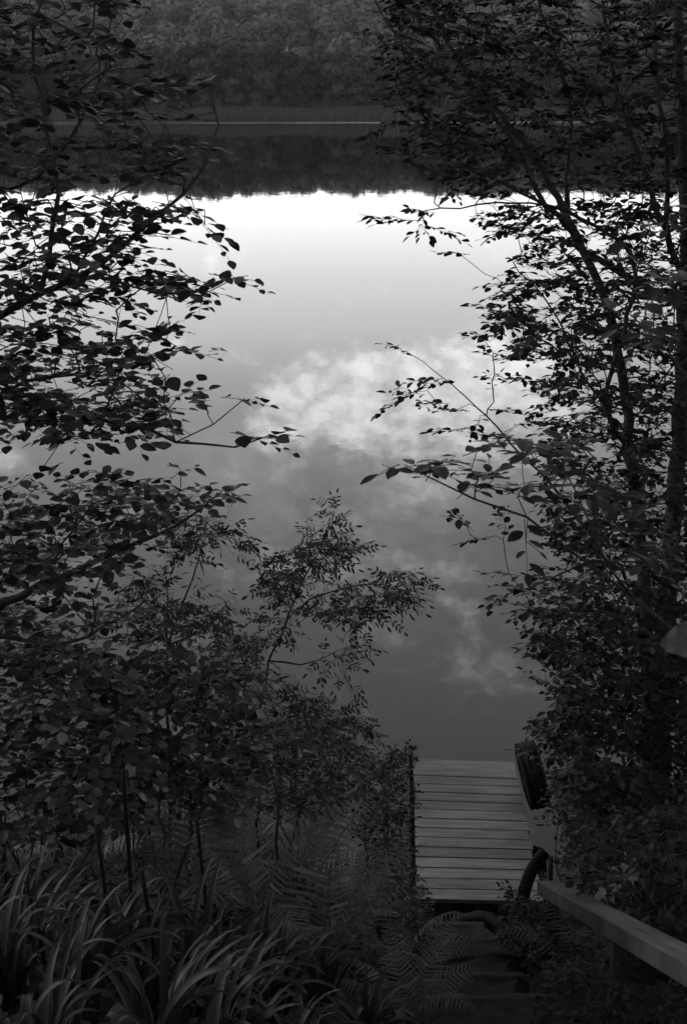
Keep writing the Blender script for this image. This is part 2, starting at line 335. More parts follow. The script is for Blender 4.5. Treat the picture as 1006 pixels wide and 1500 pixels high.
# ------------------------------------------------------------------ plants that grow limbs towards where their leaves are
class Plant:
    def __init__(s, jit=.012):
        s.p = []; s.par = []; s.rmin = []; s.tips = []; s.jit = jit
    def limb(s, pts, r0, r1, attach=True, step=.1):
        pts = np.asarray(pts, float)
        if attach and s.p:
            A = np.array(s.p); j = int(np.argmin(((A-pts[0])**2).sum(1))); pts = np.vstack([A[j], pts[1:]]); cur = j
        else: cur = -1
        q = spline(pts, step); rr = np.linspace(r0, r1, len(q))
        for i, pt in enumerate(q):
            if i == 0 and cur >= 0: continue
            s.p.append(pt+rng.normal(0, s.jit*.5, 3)*(0 if i == 0 else 1)); s.par.append(cur); s.rmin.append(rr[i]); cur = len(s.p)-1
        if r1 <= .004: s.tips.append(cur)
        return cur
    def grow(s, tips, up=.15, wpath=.25, step=.11):
        N0 = len(s.p); cap = N0+len(tips)*80
        A = np.zeros((cap, 3)); A[:N0] = s.p; plen = np.zeros(cap)
        for i in range(N0):
            if s.par[i] >= 0: plen[i] = plen[s.par[i]]+np.linalg.norm(A[i]-A[s.par[i]])
        n = N0; tips = np.asarray(tips)
        d0 = np.array([np.min(((A[:N0]-t)**2).sum(1)) for t in tips]); order = np.argsort(d0)
        for k in order:
            t = tips[k]; D = A[:n]-t; dist = np.sqrt((D*D).sum(1))
            below = np.clip(D[:, 2]+.0, -9, 9)           # prefer joints lower than the tip
            cost = dist+wpath*plen[:n]*.3+np.where(below > 0, below*.9, 0)
            j = int(np.argmin(cost)); dist = float(dist[j])
            if dist < .05: continue
            pj = s.par[j]; dirp = norm(A[j]-A[pj]) if pj >= 0 else np.array([0, 0, 1.])
            c = A[j]+dirp*dist*.35+np.array([0, 0, up*dist])
            m = max(2, int(dist/step)+1); cur = j
            for q in range(1, m+1):
                u = q/m; pt = (1-u)**2*A[j]+2*u*(1-u)*c+u*u*t+(rng.normal(0, s.jit, 3) if q < m else 0)
                A[n] = pt; plen[n] = plen[cur]+np.linalg.norm(pt-A[cur]); s.p.append(pt); s.par.append(cur); s.rmin.append(0); cur = n; n += 1
                if n >= cap-1: break
            s.tips.append(cur)
    def wood(s, name, mat, parent, rt=.0022, ex=.42, rmax=9, sides=5):
        P_ = np.array(s.p); n = len(P_); cnt = np.zeros(n); ch = [[] for _ in range(n)]
        for i in range(n):
            if s.par[i] >= 0: ch[s.par[i]].append(i)
        for i in range(n-1, -1, -1):
            if not ch[i]: cnt[i] = 1
            if s.par[i] >= 0: cnt[s.par[i]] += cnt[i]
        r = np.minimum(np.maximum(rt*cnt**ex, np.array(s.rmin)), rmax)
        mb = MB(); starts = [i for i in range(n) if s.par[i] < 0]
        stack = [(i, None) for i in starts]
        while stack:
            i, pr = stack.pop(); chain = ([pr] if pr is not None else [])+[i]; cur = i
            while ch[cur]:
                c = sorted(ch[cur], key=lambda q: -cnt[q]-1e3*s.rmin[q]); nx = c[0]
                for o in c[1:]: stack.append((o, cur))
                chain.append(nx); cur = nx
            rr = r[chain].copy()
            if pr is not None: rr[0] = rr[1]
            big = rr.max() > .03
            tube(mb, P_[chain], rr, 9 if big else sides)
        s.r = r
        return mb.build(name, mat, parent, smooth=True)
    def foliage(s, name, mat, parent, tpl, size, spray=.26, gap=.04, side=2, flat=.35, droop=.15, comp=0, tilt=35, along=3, vz=.25):
        pos = []; dr = []; nr = []; sz = []
        mbt = MB()
        P_ = np.array(s.p)
        for k in s.tips:
            a = P_[k]; b = P_[s.par[k]]; d = norm(a-b); g = P_[s.par[s.par[k]]] if s.par[s.par[k]] >= 0 else b
            d = norm(.6*d+.4*norm(a-g)); d[2] = d[2]*flat+rng.normal(0, .12); d = norm(d+rng.normal(0, .15, 3)*np.array([1, 1, .5]))
            upn = norm(np.array([rng.normal(0, .18), rng.normal(0, .18), 1.])); sd = norm(np.cross(d, upn))
            axes = [(a-d*gap*along, d, spray*rng.uniform(.6, 1.15)+gap*along)]
            for q in range(side):
                sg = 1 if q % 2 else -1; ang = rng.uniform(.6, 1.0)*sg
                axes.append((a+d*spray*rng.uniform(0, .45), norm(d*cos(ang)+sd*sin(ang)), spray*rng.uniform(.35, .75)))
            for (o, dd, Ln) in axes:
                m = max(2, int(Ln/gap)); tt = (np.arange(m)+rng.uniform(-.25, .25, m)+.6)/m
                tw = o+dd*(Ln*np.linspace(0, 1, 5))[:, None]+np.array([0, 0, -droop*Ln])*(np.linspace(0, 1, 5)**2)[:, None]
                tube(mbt, tw, np.linspace(.0018, .0008, 5), 3, False)
                pp = o+dd*(Ln*tt)[:, None]+np.array([0, 0, -droop*Ln])*(tt**2)[:, None]
                s2 = norm(np.cross(dd, upn))
                for i in range(m):
                    sg = 1 if i % 2 else -1; last = i == m-1
                    an = rng.uniform(.55, 1.15)*sg if not last else rng.normal(0, .2)
                    ld = dd*cos(an)+s2*sin(an)+np.array([0, 0, rng.normal(-.12, vz)])
                    ln = upn+rng.normal(0, tan(R(tilt)), 3)*np.array([1, 1, .3])
                    if comp:      # compound leaf: leaflets along a stalk
                        ld = norm(ld); LL = size*comp*.42*rng.uniform(.7, 1.1); cs = norm(np.cross(ld, ln)); npair = comp//2
                        tube(mbt, [pp[i], pp[i]+ld*LL*.5, pp[i]+ld*LL+np.array([0, 0, -.12*LL])], [.001, .0008, .0006], 3, False)
                        for e in range(npair):
                            u = .3+.62*e/npair
                            for g2 in (-1, 1):
                                pos.append(pp[i]+ld*LL*u+np.array([0, 0, -.12*LL*u*u])); dr.append(ld*.55+cs*g2*.85+np.array([0, 0, rng.normal(-.25, .15)])); nr.append(ln+rng.normal(0, .25, 3)); sz.append(size*rng.uniform(.7, 1.05))
                        pos.append(pp[i]+ld*LL+np.array([0, 0, -.12*LL])); dr.append(ld+np.array([0, 0, -.3])); nr.append(ln); sz.append(size)
                    else:
                        pos.append(pp[i]+norm(ld)*.008); dr.append(ld); nr.append(ln); sz.append(size*rng.uniform(.42, 1.25)*(1-.25*tt[i]))
        mb = MB(); leaves(mb, tpl, np.array(pos), np.array(dr), np.array(nr), np.array(sz))
        o = mb.build(name, mat, parent)
        tw = mbt.build('twig', M_twig, o)
        tw['kind'] = 'stuff'
        return len(pos)

def inpoly(pts, poly):
    x, y = pts[:, 0], pts[:, 1]; c = np.zeros(len(pts), bool); n = len(poly)
    for i in range(n):
        x1, y1 = poly[i]; x2, y2 = poly[(i+1) % n]
        if y1 == y2: continue
        c ^= ((y1 > y) != (y2 > y)) & (x < (x2-x1)*(y-y1)/(y2-y1)+x1)
    return c
def cloud(poly, n, d0, d1, dens=None):
    """n spots spread evenly through the volume a crown outline encloses"""
    poly = np.array(poly, float); lo = poly.min(0); hi = poly.max(0); out = []
    tries = 0
    while len(out) < n and tries < 60:
        c = rng.uniform(lo, hi, (n*3, 2)); c = c[inpoly(c, poly)]
        if dens is not None: c = c[rng.random(len(c)) < dens(c)]
        for q in c:
            if len(out) >= n: break
            out.append(P(q[0], q[1], rng.uniform(d0, d1)))
        tries += 1
    return out
def root_to(o_depth, px):           # point on the bank below pixel column px at a depth
    x = (px-503)/F*o_depth; yy = np.linspace(0, 12, 600); zz = gz(np.full(600, x), yy)
    dep = yy*cos(TH)+(CAM[2]-zz)*sin(TH); j = int(np.argmin(np.abs(dep-o_depth))); return np.array([x, yy[j], zz[j]-.05])
stats = {}
def plant(name, label, cat, limbs, tips, mat, tpl, size, group=None, rt=.0022, ex=.42, rmax=9, woodname='trunk', leafname='crown', up=.15, jit=.016, **kw):
    pl = Plant(jit)
    root = limbs[0][0][0]; t = empty(name, root)
    for (pts, r0, r1) in limbs: pl.limb(pts, r0, r1)
    pl.grow(tips, up)
    pl.p = [q-root for q in pl.p]
    pl.wood(woodname, M_bark, t, rt, ex, rmax)
    stats[name+label[:12]] = (len(tips), pl.foliage(leafname, mat, t, tpl, size, **kw))
    return tag(t, label, cat, group)
def px3(lst, d):
    """limb from (px,py[,depth]) triples"""
    return [P(q[0], q[1], q[2] if len(q) > 2 else d) for q in lst]

# --- left: broad-leaved tree whose trunk stands just outside the frame
d = 6.1; rt0 = root_to(6.4, -130)
limbs = [
 ([rt0, P(-135, 1100, 6.3), P(-130, 760, 6.2), P(-140, 420, 6.1), P(-120, 100, 6.1), P(-130, -200, 6.1)], .075, .03),
 (px3([(-135, 620, 6.2), (-60, 520), (0, 466), (60, 430), (110, 404), (190, 350), (262, 288), (300, 240), (318, 178), (306, 118)], 6.0), .026, .003),
 (px3([(84, 425), (79, 330), (80, 240), (62, 150), (48, 70), (66, -10), (60, -100)], 5.9), .011, .003),
 (px3([(-130, 700, 6.2), (-50, 600, 6.3), (10, 582, 6.3), (90, 603, 6.3), (180, 622, 6.2), (260, 648), (340, 655), (398, 642)], 6.1), .02, .003),
 (px3([(-10, 470), (60, 425), (150, 408), (230, 428), (300, 432), (345, 412)], 5.8), .008, .002),
 (px3([(-50, 590), (40, 560, 6.5), (150, 545, 6.6), (230, 520, 6.6), (285, 516, 6.6)], 6.4), .009, .002),
 (px3([(110, 405), (170, 290), (225, 250, 6.3), (250, 150, 6.3)], 6.2), .006, .002),
 (px3([(-130, 420), (-40, 300), (60, 260), (120, 180), (150, 90), (165, 10)], 6.6), .014, .003),
 (px3([(262, 650), (310, 620), (360, 590)], 6.1), .004, .002),
]
tips = cloud([(-160,-120),(170,-120),(180,60),(230,110),(250,160),(270,210),(240,260),(-160,290)], 300, 5.4, 7.0)
tips += cloud([(230,120),(320,110),(330,170),(300,230),(250,250)], 9, 5.8, 6.3)
tips += cloud([(-160,290),(200,290),(265,300),(230,330),(190,355),(230,390),(300,408),(250,440),(-160,470)], 180, 5.5, 6.8)
tips += cloud([(-160,470),(200,465),(240,500),(215,540),(260,575),(250,650),(100,640),(-160,625)], 230, 5.6, 7.0)
tips += [P(*q) for q in [(285,305,6.0),(300,330,6.0),(325,408,5.8),(300,425,5.9),(295,440,6),(265,512,6.5),(250,480,6.3),(268,575,6.4),(300,590,6.2),(350,590,6.1),(372,640,6.1),(330,655,6.1),(290,660,6.1),(300,640,6.1),(235,300,6),(250,345,6.1),(60,690,6.4),(265,415,5.8)]]
tips += [np.array([rng.uniform(-5, -.8), rng.uniform(1.5, 7.5), rng.uniform(7.6, 10.5)]) for _ in range(260)]  # unseen canopy above the frame, added to keep sky light off the bank
plant('linden_tree', 'broad-leaved tree leaning in from the left edge over the bright water', 'tree', limbs, tips, M_leafL, ROUND, .070, spray=.18, gap=.036, side=1, tilt=15, flat=.2, droop=.15, vz=.15)

# --- left: second, lower tree
rt0 = root_to(7.0, -110)
limbs = [
 ([rt0, P(-110, 1200, 6.9), P(-90, 1010, 6.8), P(-20, 905, 6.7), P(60, 862, 6.6), P(140, 826, 6.5), P(200, 798, 6.5), P(260, 770, 6.5), P(320, 728, 6.5)], .045, .004),
 (px3([(-90, 1010, 6.8), (-30, 930), (70, 945), (150, 920, 7), (220, 880, 7)], 6.7), .02, .003),
 (px3([(-20, 905, 6.7), (-20, 800, 6.9), (80, 760, 6.9), (180, 735, 6.8), (250, 725, 6.7)], 6.9), .01, .002),
 (px3([(60, 862, 6.6), (90, 800, 6.3), (140, 745, 6.3), (200, 700, 6.3)], 6.4), .006, .002),
]
tips = cloud([(-160,745),(40,715),(150,700),(290,715),(300,745),(240,790),(170,830),(120,860),(-160,890)], 190, 6.0, 7.5)
tips += cloud([(-160,890),(150,860),(220,890),(180,960),(-160,980)], 90, 6.4, 7.6)
tips += [P(*q) for q in [(320,712,6.5),(300,735,6.5),(335,730,6.6),(265,690,6.4),(150,690,6.4),(20,735,6.5),(220,760,6.4),(255,800,6.6)]]
plant('linden_tree', 'lower broad-leaved tree at the left edge, its boughs ending above the ash saplings', 'tree', limbs, tips, M_leafL, ROUND, .070, spray=.18, gap=.036, side=1, tilt=15, flat=.2, droop=.15, vz=.15)

# --- saplings with narrow leaflets
def sapling(label, rootpx, d, stems, tips, **kw):
    rt0 = root_to(d, rootpx)
    limbs = [([rt0]+px3(stems[0], d), .016, .003)]+[(px3(s_, d), .008, .002) for s_ in stems[1:]]
    kw.setdefault('size', .048); sz = kw.pop('size')
    return plant('ash_sapling', label, 'sapling', limbs, tips, M_ash, LANCE, sz, woodname='stem', leafname='foliage', **dict(dict(spray=.10, gap=.05, side=1, comp=7, tilt=40, flat=.6, droop=.3, rt=.0016), **kw))
tips = cloud([(400,820),(440,790),(500,780),(520,800),(500,860),(470,900),(420,890),(395,860)], 36, 8.6, 9.6)
tips += cloud([(470,870),(520,850),(590,832),(610,850),(570,890),(510,910),(470,900)], 26, 8.7, 9.4)
tips += [P(*q) for q in [(488,752,9),(485,775,9),(400,930,9),(500,965,9.1),(470,970,9.1),(520,948,9.1),(510,1002,9),(400,900,9),(425,915,9)]]
sapling('slender ash sapling with two thin stems leaning right over the open water', 372, 9.2, [[(385, 1010), (408, 940), (425, 905), (450, 880), (500, 862), (560, 855), (600, 845)], [(408, 940), (422, 900), (438, 860), (470, 800), (488, 756)], [(398, 985), (440, 975), (500, 955)]], tips)
tips = cloud([(180,860),(250,835),(310,870),(330,905),(310,940),(240,960),(190,920)], 26, 7.6, 8.4)
tips += cloud([(250,780),(300,755),(345,775),(335,800),(280,815)], 12, 7.7, 8.2)
sapling('bushy ash sapling with an upright dark stem in the left thicket', 250, 8.0, [[(246, 1000), (246, 930), (244, 880), (243, 845)], [(246, 940), (280, 850), (300, 790), (325, 765)], [(246, 950), (300, 920), (325, 890)]], tips)
tips = cloud([(320,900),(370,920),(420,990),(470,1020),(520,1040),(540,1080),(500,1120),(400,1060),(330,980)], 46, 8.3, 9.8)
sapling('low spreading ash sapling between the thicket and the dock', 400, 9.1, [[(410, 1100), (400, 1040), (380, 990), (350, 930)], [(410, 1090), (450, 1050), (490, 1040), (520, 1050)], [(405, 1060), (440, 1030), (400, 980)]], tips, size=.045)

# --- shrubs
def shrub(label, rootpx, d, poly, n, dd, size, tpl=OVATE, mat=None, name='shrub', side=2, nst=5, **kw):
    rt0 = root_to(d, rootpx); poly_ = np.array(poly, float); c = poly_.mean(0)
    limbs = []
    for k in range(nst):
        a = c+(rng.uniform(-.4, .4, 2)*(poly_.max(0)-poly_.min(0)))
        rp = rt0+np.array([rng.normal(0, .04), rng.normal(0, .04), 0]) if k else rt0
        e = P(a[0], a[1], d+rng.uniform(-dd, dd)*.6); m = (rp+e)/2+rng.normal(0, .07, 3); limbs.append(([rp, m, e], .009, .003))
    tips = cloud(poly, int(n*2.2), d-dd, d+dd)
    return plant(name, label, 'shrub', limbs, tips, mat or M_shrub, tpl, size, woodname='stem', leafname='foliage', rt=.0016, **dict(dict(spray=.15, gap=.035, side=side, tilt=24, flat=.3, droop=.2), **kw))
shrub('broad-leaved shrub at the left edge above the ferns', 60, 6.9, [(-160,960),(80,930),(170,960),(210,1060),(200,1170),(150,1230),(-160,1240)], 160, .7, .075)
shrub('dense shrub with a few pale leaves below the upright ash stem', 240, 7.6, [(140,980),(230,950),(330,960),(380,1020),(370,1120),(320,1190),(240,1170),(150,1210)], 180, .7, .065)
shrub('small-leaved shrub in the thicket behind the fern fronds', 420, 8.5, [(340,1040),(440,1030),(520,1080),(540,1140),(500,1200),(380,1180)], 150, .7, .045, ELLIP)
shrub('dark small-leaved bush beside the left edge of the dock', 560, 9.4, [(530,1105),(598,1100),(600,1180),(602,1290),(570,1300),(520,1210)], 120, .4, .04, ELLIP, M_leafR, spray=.10)
shrub('pale-leaved tuft of shrub at the near left corner of the dock', 610, 9.0, [(560,1280),(600,1270),(622,1330),(640,1370),(600,1390),(560,1340)], 60, .35, .045, ELLIP, spray=.08)
shrub('dark bush overhanging the lower right bank behind the handrail', 960, 8.3, [(840,1210),(1010,1180),(1180,1180),(1180,1500),(1010,1400),(900,1310),(840,1270)], 190, .9, .06, OVATE, M_leafR)
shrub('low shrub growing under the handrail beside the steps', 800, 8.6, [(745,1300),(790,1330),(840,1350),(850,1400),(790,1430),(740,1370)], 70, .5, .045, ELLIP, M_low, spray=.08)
shrub('shrub by the water on the right of the dock, leaves against the lake', 850, 10.3, [(800,1130),(870,1110),(930,1150),(920,1230),(850,1260),(805,1200)], 100, .6, .05, ELLIP, M_leafR, spray=.12)
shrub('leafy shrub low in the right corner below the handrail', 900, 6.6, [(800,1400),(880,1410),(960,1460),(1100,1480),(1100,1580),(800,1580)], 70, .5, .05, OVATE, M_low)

# --- right: many-stemmed small-leaved tree at the water's edge
rt0 = root_to(10.3, 958)
limbs = [
 ([rt0]+px3([(950,1060,10),(944,900),(936,780),(921,660),(912,560),(890,450),(845,350),(806,272),(752,190),(700,135),(655,60),(615,-40),(590,-110)], 9.8), .065, .008),
 ([rt0+np.array([.12,.1,0])]+px3([(968,1050),(976,900),(985,750),(997,600),(1003,420),(1002,220),(992,50),(985,-110)], 10.2), .085, .03),
 (px3([(845,350),(800,300),(765,240),(716,165),(650,112),(590,60),(548,0),(520,-60)], 9.6), .022, .005),
 (px3([(765,240),(720,215),(668,190),(610,152)], 9.4), .008, .003),
 (px3([(944,900),(900,830),(850,765),(790,690),(730,630),(680,580),(640,545),(592,514)], 9.2), .016, .0015),
 (px3([(921,660),(880,590),(840,520),(800,440),(760,400)], 9.4), .014, .004),
 (px3([(890,450),(850,360),(830,260),(835,160),(800,40),(770,-60)], 10.4), .03, .006),
 (px3([(1003,420),(960,300),(930,210),(900,120),(885,20),(870,-80)], 10), .028, .006),
 (px3([(1002,330),(975,200),(960,100),(965,-60)], 9.6), .02, .006),
 (px3([(1000,500),(930,400),(870,330),(800,300),(700,300),(620,310)], 9.2), .014, .003),
 (px3([(950,1060),(900,1010),(860,950),(800,930)], 9.5), .014, .003),
 (px3([(950,1100),(880,1080),(830,1060),(800,1050)], 9.5), .012, .003),
 (px3([(936,780),(870,820),(800,850),(740,870)], 9.2), .012, .003),
 (px3([(806,272),(700,250),(640,200),(580,160)], 9.2), .010, .003),
]
tips = cloud([(555,-120),(570,30),(560,90),(610,150),(580,190),(620,240),(660,280),(720,300),(1180,300),(1180,-120)], 1000, 8.6, 11.2)
tips += cloud([(560,10),(700,0),(720,250),(640,200),(575,100)], 60, 8.6, 10)
tips += cloud([(720,300),(755,345),(790,390),(720,450),(730,500),(755,545),(800,600),(1180,600),(1180,300)], 690, 8.6, 11.2)
tips += cloud([(800,600),(1180,600),(1180,900),(820,900),(780,870),(830,810),(790,750),(820,700)], 690, 8.6, 11.2)
tips += cloud([(770,885),(1180,900),(1180,1260),(870,1220),(825,1150),(810,1060),(830,1000),(800,965)], 1080, 8.6, 11.0)
tips += [P(*q) for q in [(560,318,9.2),(590,322,9.2),(620,322,9.2),(640,335,9.2),(670,370,9.2),(690,375,9.2),(700,320,9.2),(735,340,9.2),(760,380,9.3),
  (585,585,9.2),(605,575,9.2),(630,555,9.2),(650,560,9.2),(640,590,9.2),(670,600,9.2),(690,590,9.2),(700,620,9.2),(730,600,9.3),(660,630,9.2),(740,640,9.3),(765,620,9.4),(720,560,9.3),
  (710,450,9.3),(705,490,9.3),(735,415,9.3),(720,520,9.3),(740,555,9.3),
  (680,765,9.1),(700,790,9.1),(740,770,9.1),(730,880,9.1),(760,860,9.2),(800,850,9.3),(745,840,9.2),(790,1055,9.4),(790,965,9.3),(800,1000,9.4),(810,1080,9.4),(555,50,9.3),(555,190,9.2),(575,215,9.2),(600,230,9.2),(780,1100,9.5)]]
tips += [np.array([rng.uniform(1.6, 5.5), rng.uniform(5.5, 11), rng.uniform(7.6, 11)]) for _ in range(320)]  # extra crown out of view, added to shade the dock and shore
plant('hornbeam_tree', 'tall many-stemmed small-leaved tree on the right bank beside the dock', 'tree', limbs, tips, M_leafR, ELLIP2, .073, spray=.18, gap=.027, side=2, tilt=20, flat=.22, droop=.15, vz=.18)

# --- right: near tree reaching in with large leaves
rt0 = root_to(4.6, 1230)
limbs = [
 ([rt0, P(1225, 1300, 4.5), P(1200, 1100, 4.4), P(1180, 800, 4.3), P(1190, 500, 4.3), P(1180, 200, 4.3)], .04, .02),
 (px3([(1200, 1080), (1100, 985), (1000, 925), (920, 872), (850, 815), (770, 765), (690, 722), (630, 697), (585, 684)], 4.3), .009, .0015),
 (px3([(920, 872), (870, 790), (840, 720), (810, 660)], 4.2), .005, .0015),
 (px3([(1180, 800), (1080, 650), (980, 520), (900, 440)], 4.6), .009, .002),
 (px3([(1190, 500), (1090, 380), (1000, 320)], 3.6), .006, .002),
]
tips = cloud([(700,640),(790,610),(860,640),(850,720),(760,700)], 9, 3.9, 4.5)+cloud([(860,400),(1120,320),(1120,560),(960,540),(880,470)], 26, 3.9, 5)
tips += cloud([(700,640),(840,640),(960,740),(1100,860),(1000,880),(880,820),(760,720)], 20, 3.9, 4.7)
tips += [P(*q) for q in [(592,676,4.3),(615,682,4.3),(635,684,4.35),(650,690,4.25),(670,685,4.3),(700,700,4.3),(720,690,4.2),(655,672,4.4),(740,715,4.3),(640,680,4.3),(690,670,4.3),(680,730,4.3),(715,745,4.3),(720,650,4.3),(610,688,4.3),(770,790,4.3),(990,310,3.3),(1040,300,3.3)]]
plant('elm_tree', 'near tree off the right edge sending a long large-leaved branch left over the water', 'tree', limbs, tips, M_leafN, ELLIP, .074, spray=.13, gap=.032, side=1, tilt=12, flat=.2, droop=.2, rt=.0015, vz=.1)
# the big pale leaves close to the lens
rt0 = root_to(2.4, 1420)
limbs = [([rt0, P(1420, 1400, 2.4), P(1330, 1120, 2.4), P(1190, 985, 2.35), P(1095, 950, 2.3)], .008, .003), (px3([(1330, 1120), (1200, 1050), (1110, 1000)], 2.35), .004, .002)]
pl = Plant(.003); t = empty('burdock_plant', rt0)
for l in limbs: pl.limb(*l)
pl.p = [q-rt0 for q in pl.p]; pl.wood('stem', M_twig, t, .002)
mb = MB(); bpz = [P(1098, 945, 2.4), P(1105, 1000, 2.35), P(1190, 985, 2.4)]
leaves(mb, BIGLEAF, np.array(bpz)-rt0, np.array([[-1, .25, .0], [-1, .3, .0], [-.3, -1, .1]]), np.array([[.0, -.42, .8], [.1, -.5, .9], [0, 0, 1]]), np.array([.15, .115, .12]))
mb.build('foliage', M_pale, t)
tag(t, 'plant at the right edge holding out one very large pale leaf close by', 'plant')

# ------------------------------------------------------------------ ferns
def frond_mesh(L, arch, seed):
    mb = MB(); n = 26; s = np.linspace(0, 1, n+1)
    ang = R(74)-arch*s**1.4; dx = np.cos(ang)*L/n; dz = np.sin(ang)*L/n
    X = np.concatenate([[0], np.cumsum(dx[:-1])]); Z = np.concatenate([[0], np.cumsum(dz[:-1])]); C = np.stack([X, 0*X, Z], 1)
    tube(mb, C, np.linspace(.004, .0008, n+1), 4)
    pos = []; dr = []; nr = []; sz = []
    for i in range(4, n+1):
        u = (i-4)/(n-4); w = L*.21*math.sin(math.pi*min(1, .2+u*.8))**.7*(1-.3*u)+.01
        tn = norm(C[min(i+1, n)]-C[i-1]); nn = np.array([-tn[2], 0, tn[0]])
        for g in (-1, 1):
            pos.append(C[i]); dr.append(tn*.42+np.array([0, g, 0])*.9-nn*.18+rng.normal(0, .05, 3)); nr.append(nn+rng.normal(0, .12, 3)); sz.append(w*rng.uniform(.9, 1.08))
    # one pinna: a narrow toothed blade
    m = 8; V = [[0, 0, 0]]; hw = .011/(.85*.19)
    for k in range(1, m+1):
        y_ = k/(m+1); t_ = (1-y_)**.6; V += [[-hw*t_*1.15, y_, .02-.14*y_*y_], [-hw*t_*.62, y_+.5/(m+1), -.14*y_*y_]]
    nl = len(V); V += [[0, 1, -.16]]; V += [[-a[0], a[1], a[2]] for a in V[1:nl]]
    Lf = list(range(0, nl)); Rt = [0]+list(range(nl+1, nl+nl)); Q = []
    for k in range(1, nl-1): Q.append([Lf[k], Rt[k], Rt[k+1], Lf[k+1]])
    T = np.array([[0, Rt[1], Lf[1]], [Lf[nl-1], Rt[nl-1], nl]])
    leaves(mb, (np.array(V, float), (np.array(Q), T)), np.array(pos), np.array(dr), np.array(nr), np.array(sz))
    return mb.mesh('frond', M_fern)
fm = [frond_mesh(.85, R(a), i) for i, a in enumerate((75, 95, 60, 110, 85))]
def fern(x, y, sc, label, n=8, first=0.0):
    t = empty('fern', (x, y, float(gz(x, y))-.02))
    for k in range(n):
        o = link('frond', fm[(k+int(rng.integers(0, 5))) % 5], t)
        o.rotation_euler = (rng.normal(0, .12), rng.normal(0, .14), first+k*6.283/n+rng.normal(0, .2)); s_ = sc*rng.uniform(.8, 1.12); o.scale = (s_, s_, s_)
    tag(t, label, 'fern', 'ferns on the bank')
def at_g(px, py): q = ground_at(px, py); return q[0], q[1]
FERNS = [(215, 1270, 1.3, 'large upright fern left of the bank, below the broad shrub'),
 (330, 1275, 1.3, 'arching fern with a long frond pointing up left of the middle'),
 (130, 1290, 1.0, 'fern at the left among the strap-leaved lilies'),
 (440, 1310, 1.3, 'fern in the middle of the bank with fronds spread wide'),
 (510, 1280, 1.25, 'fern leaning right, below the small-leaved shrub'),
 (520, 1365, .9, 'fern beside the near left corner of the dock'),
 (600, 1420, .8, 'fern drooping over the left edge of the steps'),
 (480, 1420, 1.0, 'fern low in the middle among lily blades'),
 (600, 1500, .7, 'lowest fern beside the steps at the bottom edge'),
 (380, 1370, 1.15, 'fern half hidden behind the lily blades near the thin stalks'),
 (850, 1440, .75, 'fern below the handrail, right of the steps'),
 (840, 1330, .7, 'fern behind the far end of the handrail'),
 (980, 1330, .9, 'fern above the handrail near the right edge'),
 (270, 1340, 1.15, 'fern crown in shade between the thin dark stalks'),
 (30, 1300, .9, 'fern at the far left edge of the bank'),
 (300, 1240, 1.1, 'fern standing under the broad shrub, its fronds arched to the left'),
 (540, 1240, 1.0, 'fern behind the others, close to the water left of the dock'),
 (410, 1240, 1.1, 'tall fern in front of the small-leaved shrub'),
 (180, 1235, 1.2, 'fern behind the tallest stalk, fronds reaching into the shrub'),
 (250, 1215, 1.2, 'pale fern deepest under the upright ash stem'),
 (350, 1225, 1.2, 'fern between the ash stems, its fronds fanned upward'),
 (470, 1235, 1.15, 'fern close to the shore, left of the dark bush'),
 (760, 1405, .5, 'small fern at the right edge of the steps')]
for (a, b, c, l) in FERNS:
    x, y = at_g(a, b); fern(x, y, c, l, 7, rng.uniform(0, 6))

# ------------------------------------------------------------------ strap-leaved lilies
def lily_mesh(n, L):
    mb = MB()
    for k in range(n):
        az = rng.uniform(0, 6.283) if k > n*.6 else rng.normal(0, .7); l = L*rng.uniform(.6, 1.15); w = rng.uniform(.013, .027); m = 17; s = np.linspace(0, 1, m)
        a0 = R(rng.uniform(66, 88)); bend = R(rng.choice([rng.uniform(45, 90), rng.uniform(95, 175)], p=[.3, .7])); pw = rng.uniform(1.3, 4.5)
        ang = a0-bend*s**pw
        r = np.concatenate([[0], np.cumsum(np.cos(ang)[:-1]*l/m)]); z = np.concatenate([[0], np.cumsum(np.sin(ang)[:-1]*l/m)])
        c = np.stack([r*cos(az), r*sin(az), z], 1)+np.array([rng.normal(0, .03), rng.normal(0, .03), 0])
        tn = norm(np.gradient(c, axis=0)); sd = norm(np.cross(tn, np.array([cos(az+1.57), sin(az+1.57), 0.])*0+np.array([0, 0, 1.]))+1e-6)
        sd = norm(np.array([-sin(az), cos(az), 0])+rng.normal(0, .25, 3)); nn = np.cross(tn, sd)
        ww = w*np.minimum(1, (1-s)**.55*1.15)*np.minimum(1, .55+s*2.5)
        Lf = c-sd*ww[:, None]+nn*(ww*.45)[:, None]; Rr = c+sd*ww[:, None]+nn*(ww*.45)[:, None]
        V = np.stack([Lf, c, Rr], 1).reshape(-1, 3); i = np.arange(m-1)*3
        mb.add(V, np.concatenate([np.stack([i, i+1, i+4, i+3], 1), np.stack([i+1, i+2, i+5, i+4], 1)]))
    return mb.mesh('foliage', M_blade, True)
lm = [lily_mesh(22, .58) for _ in range(6)]
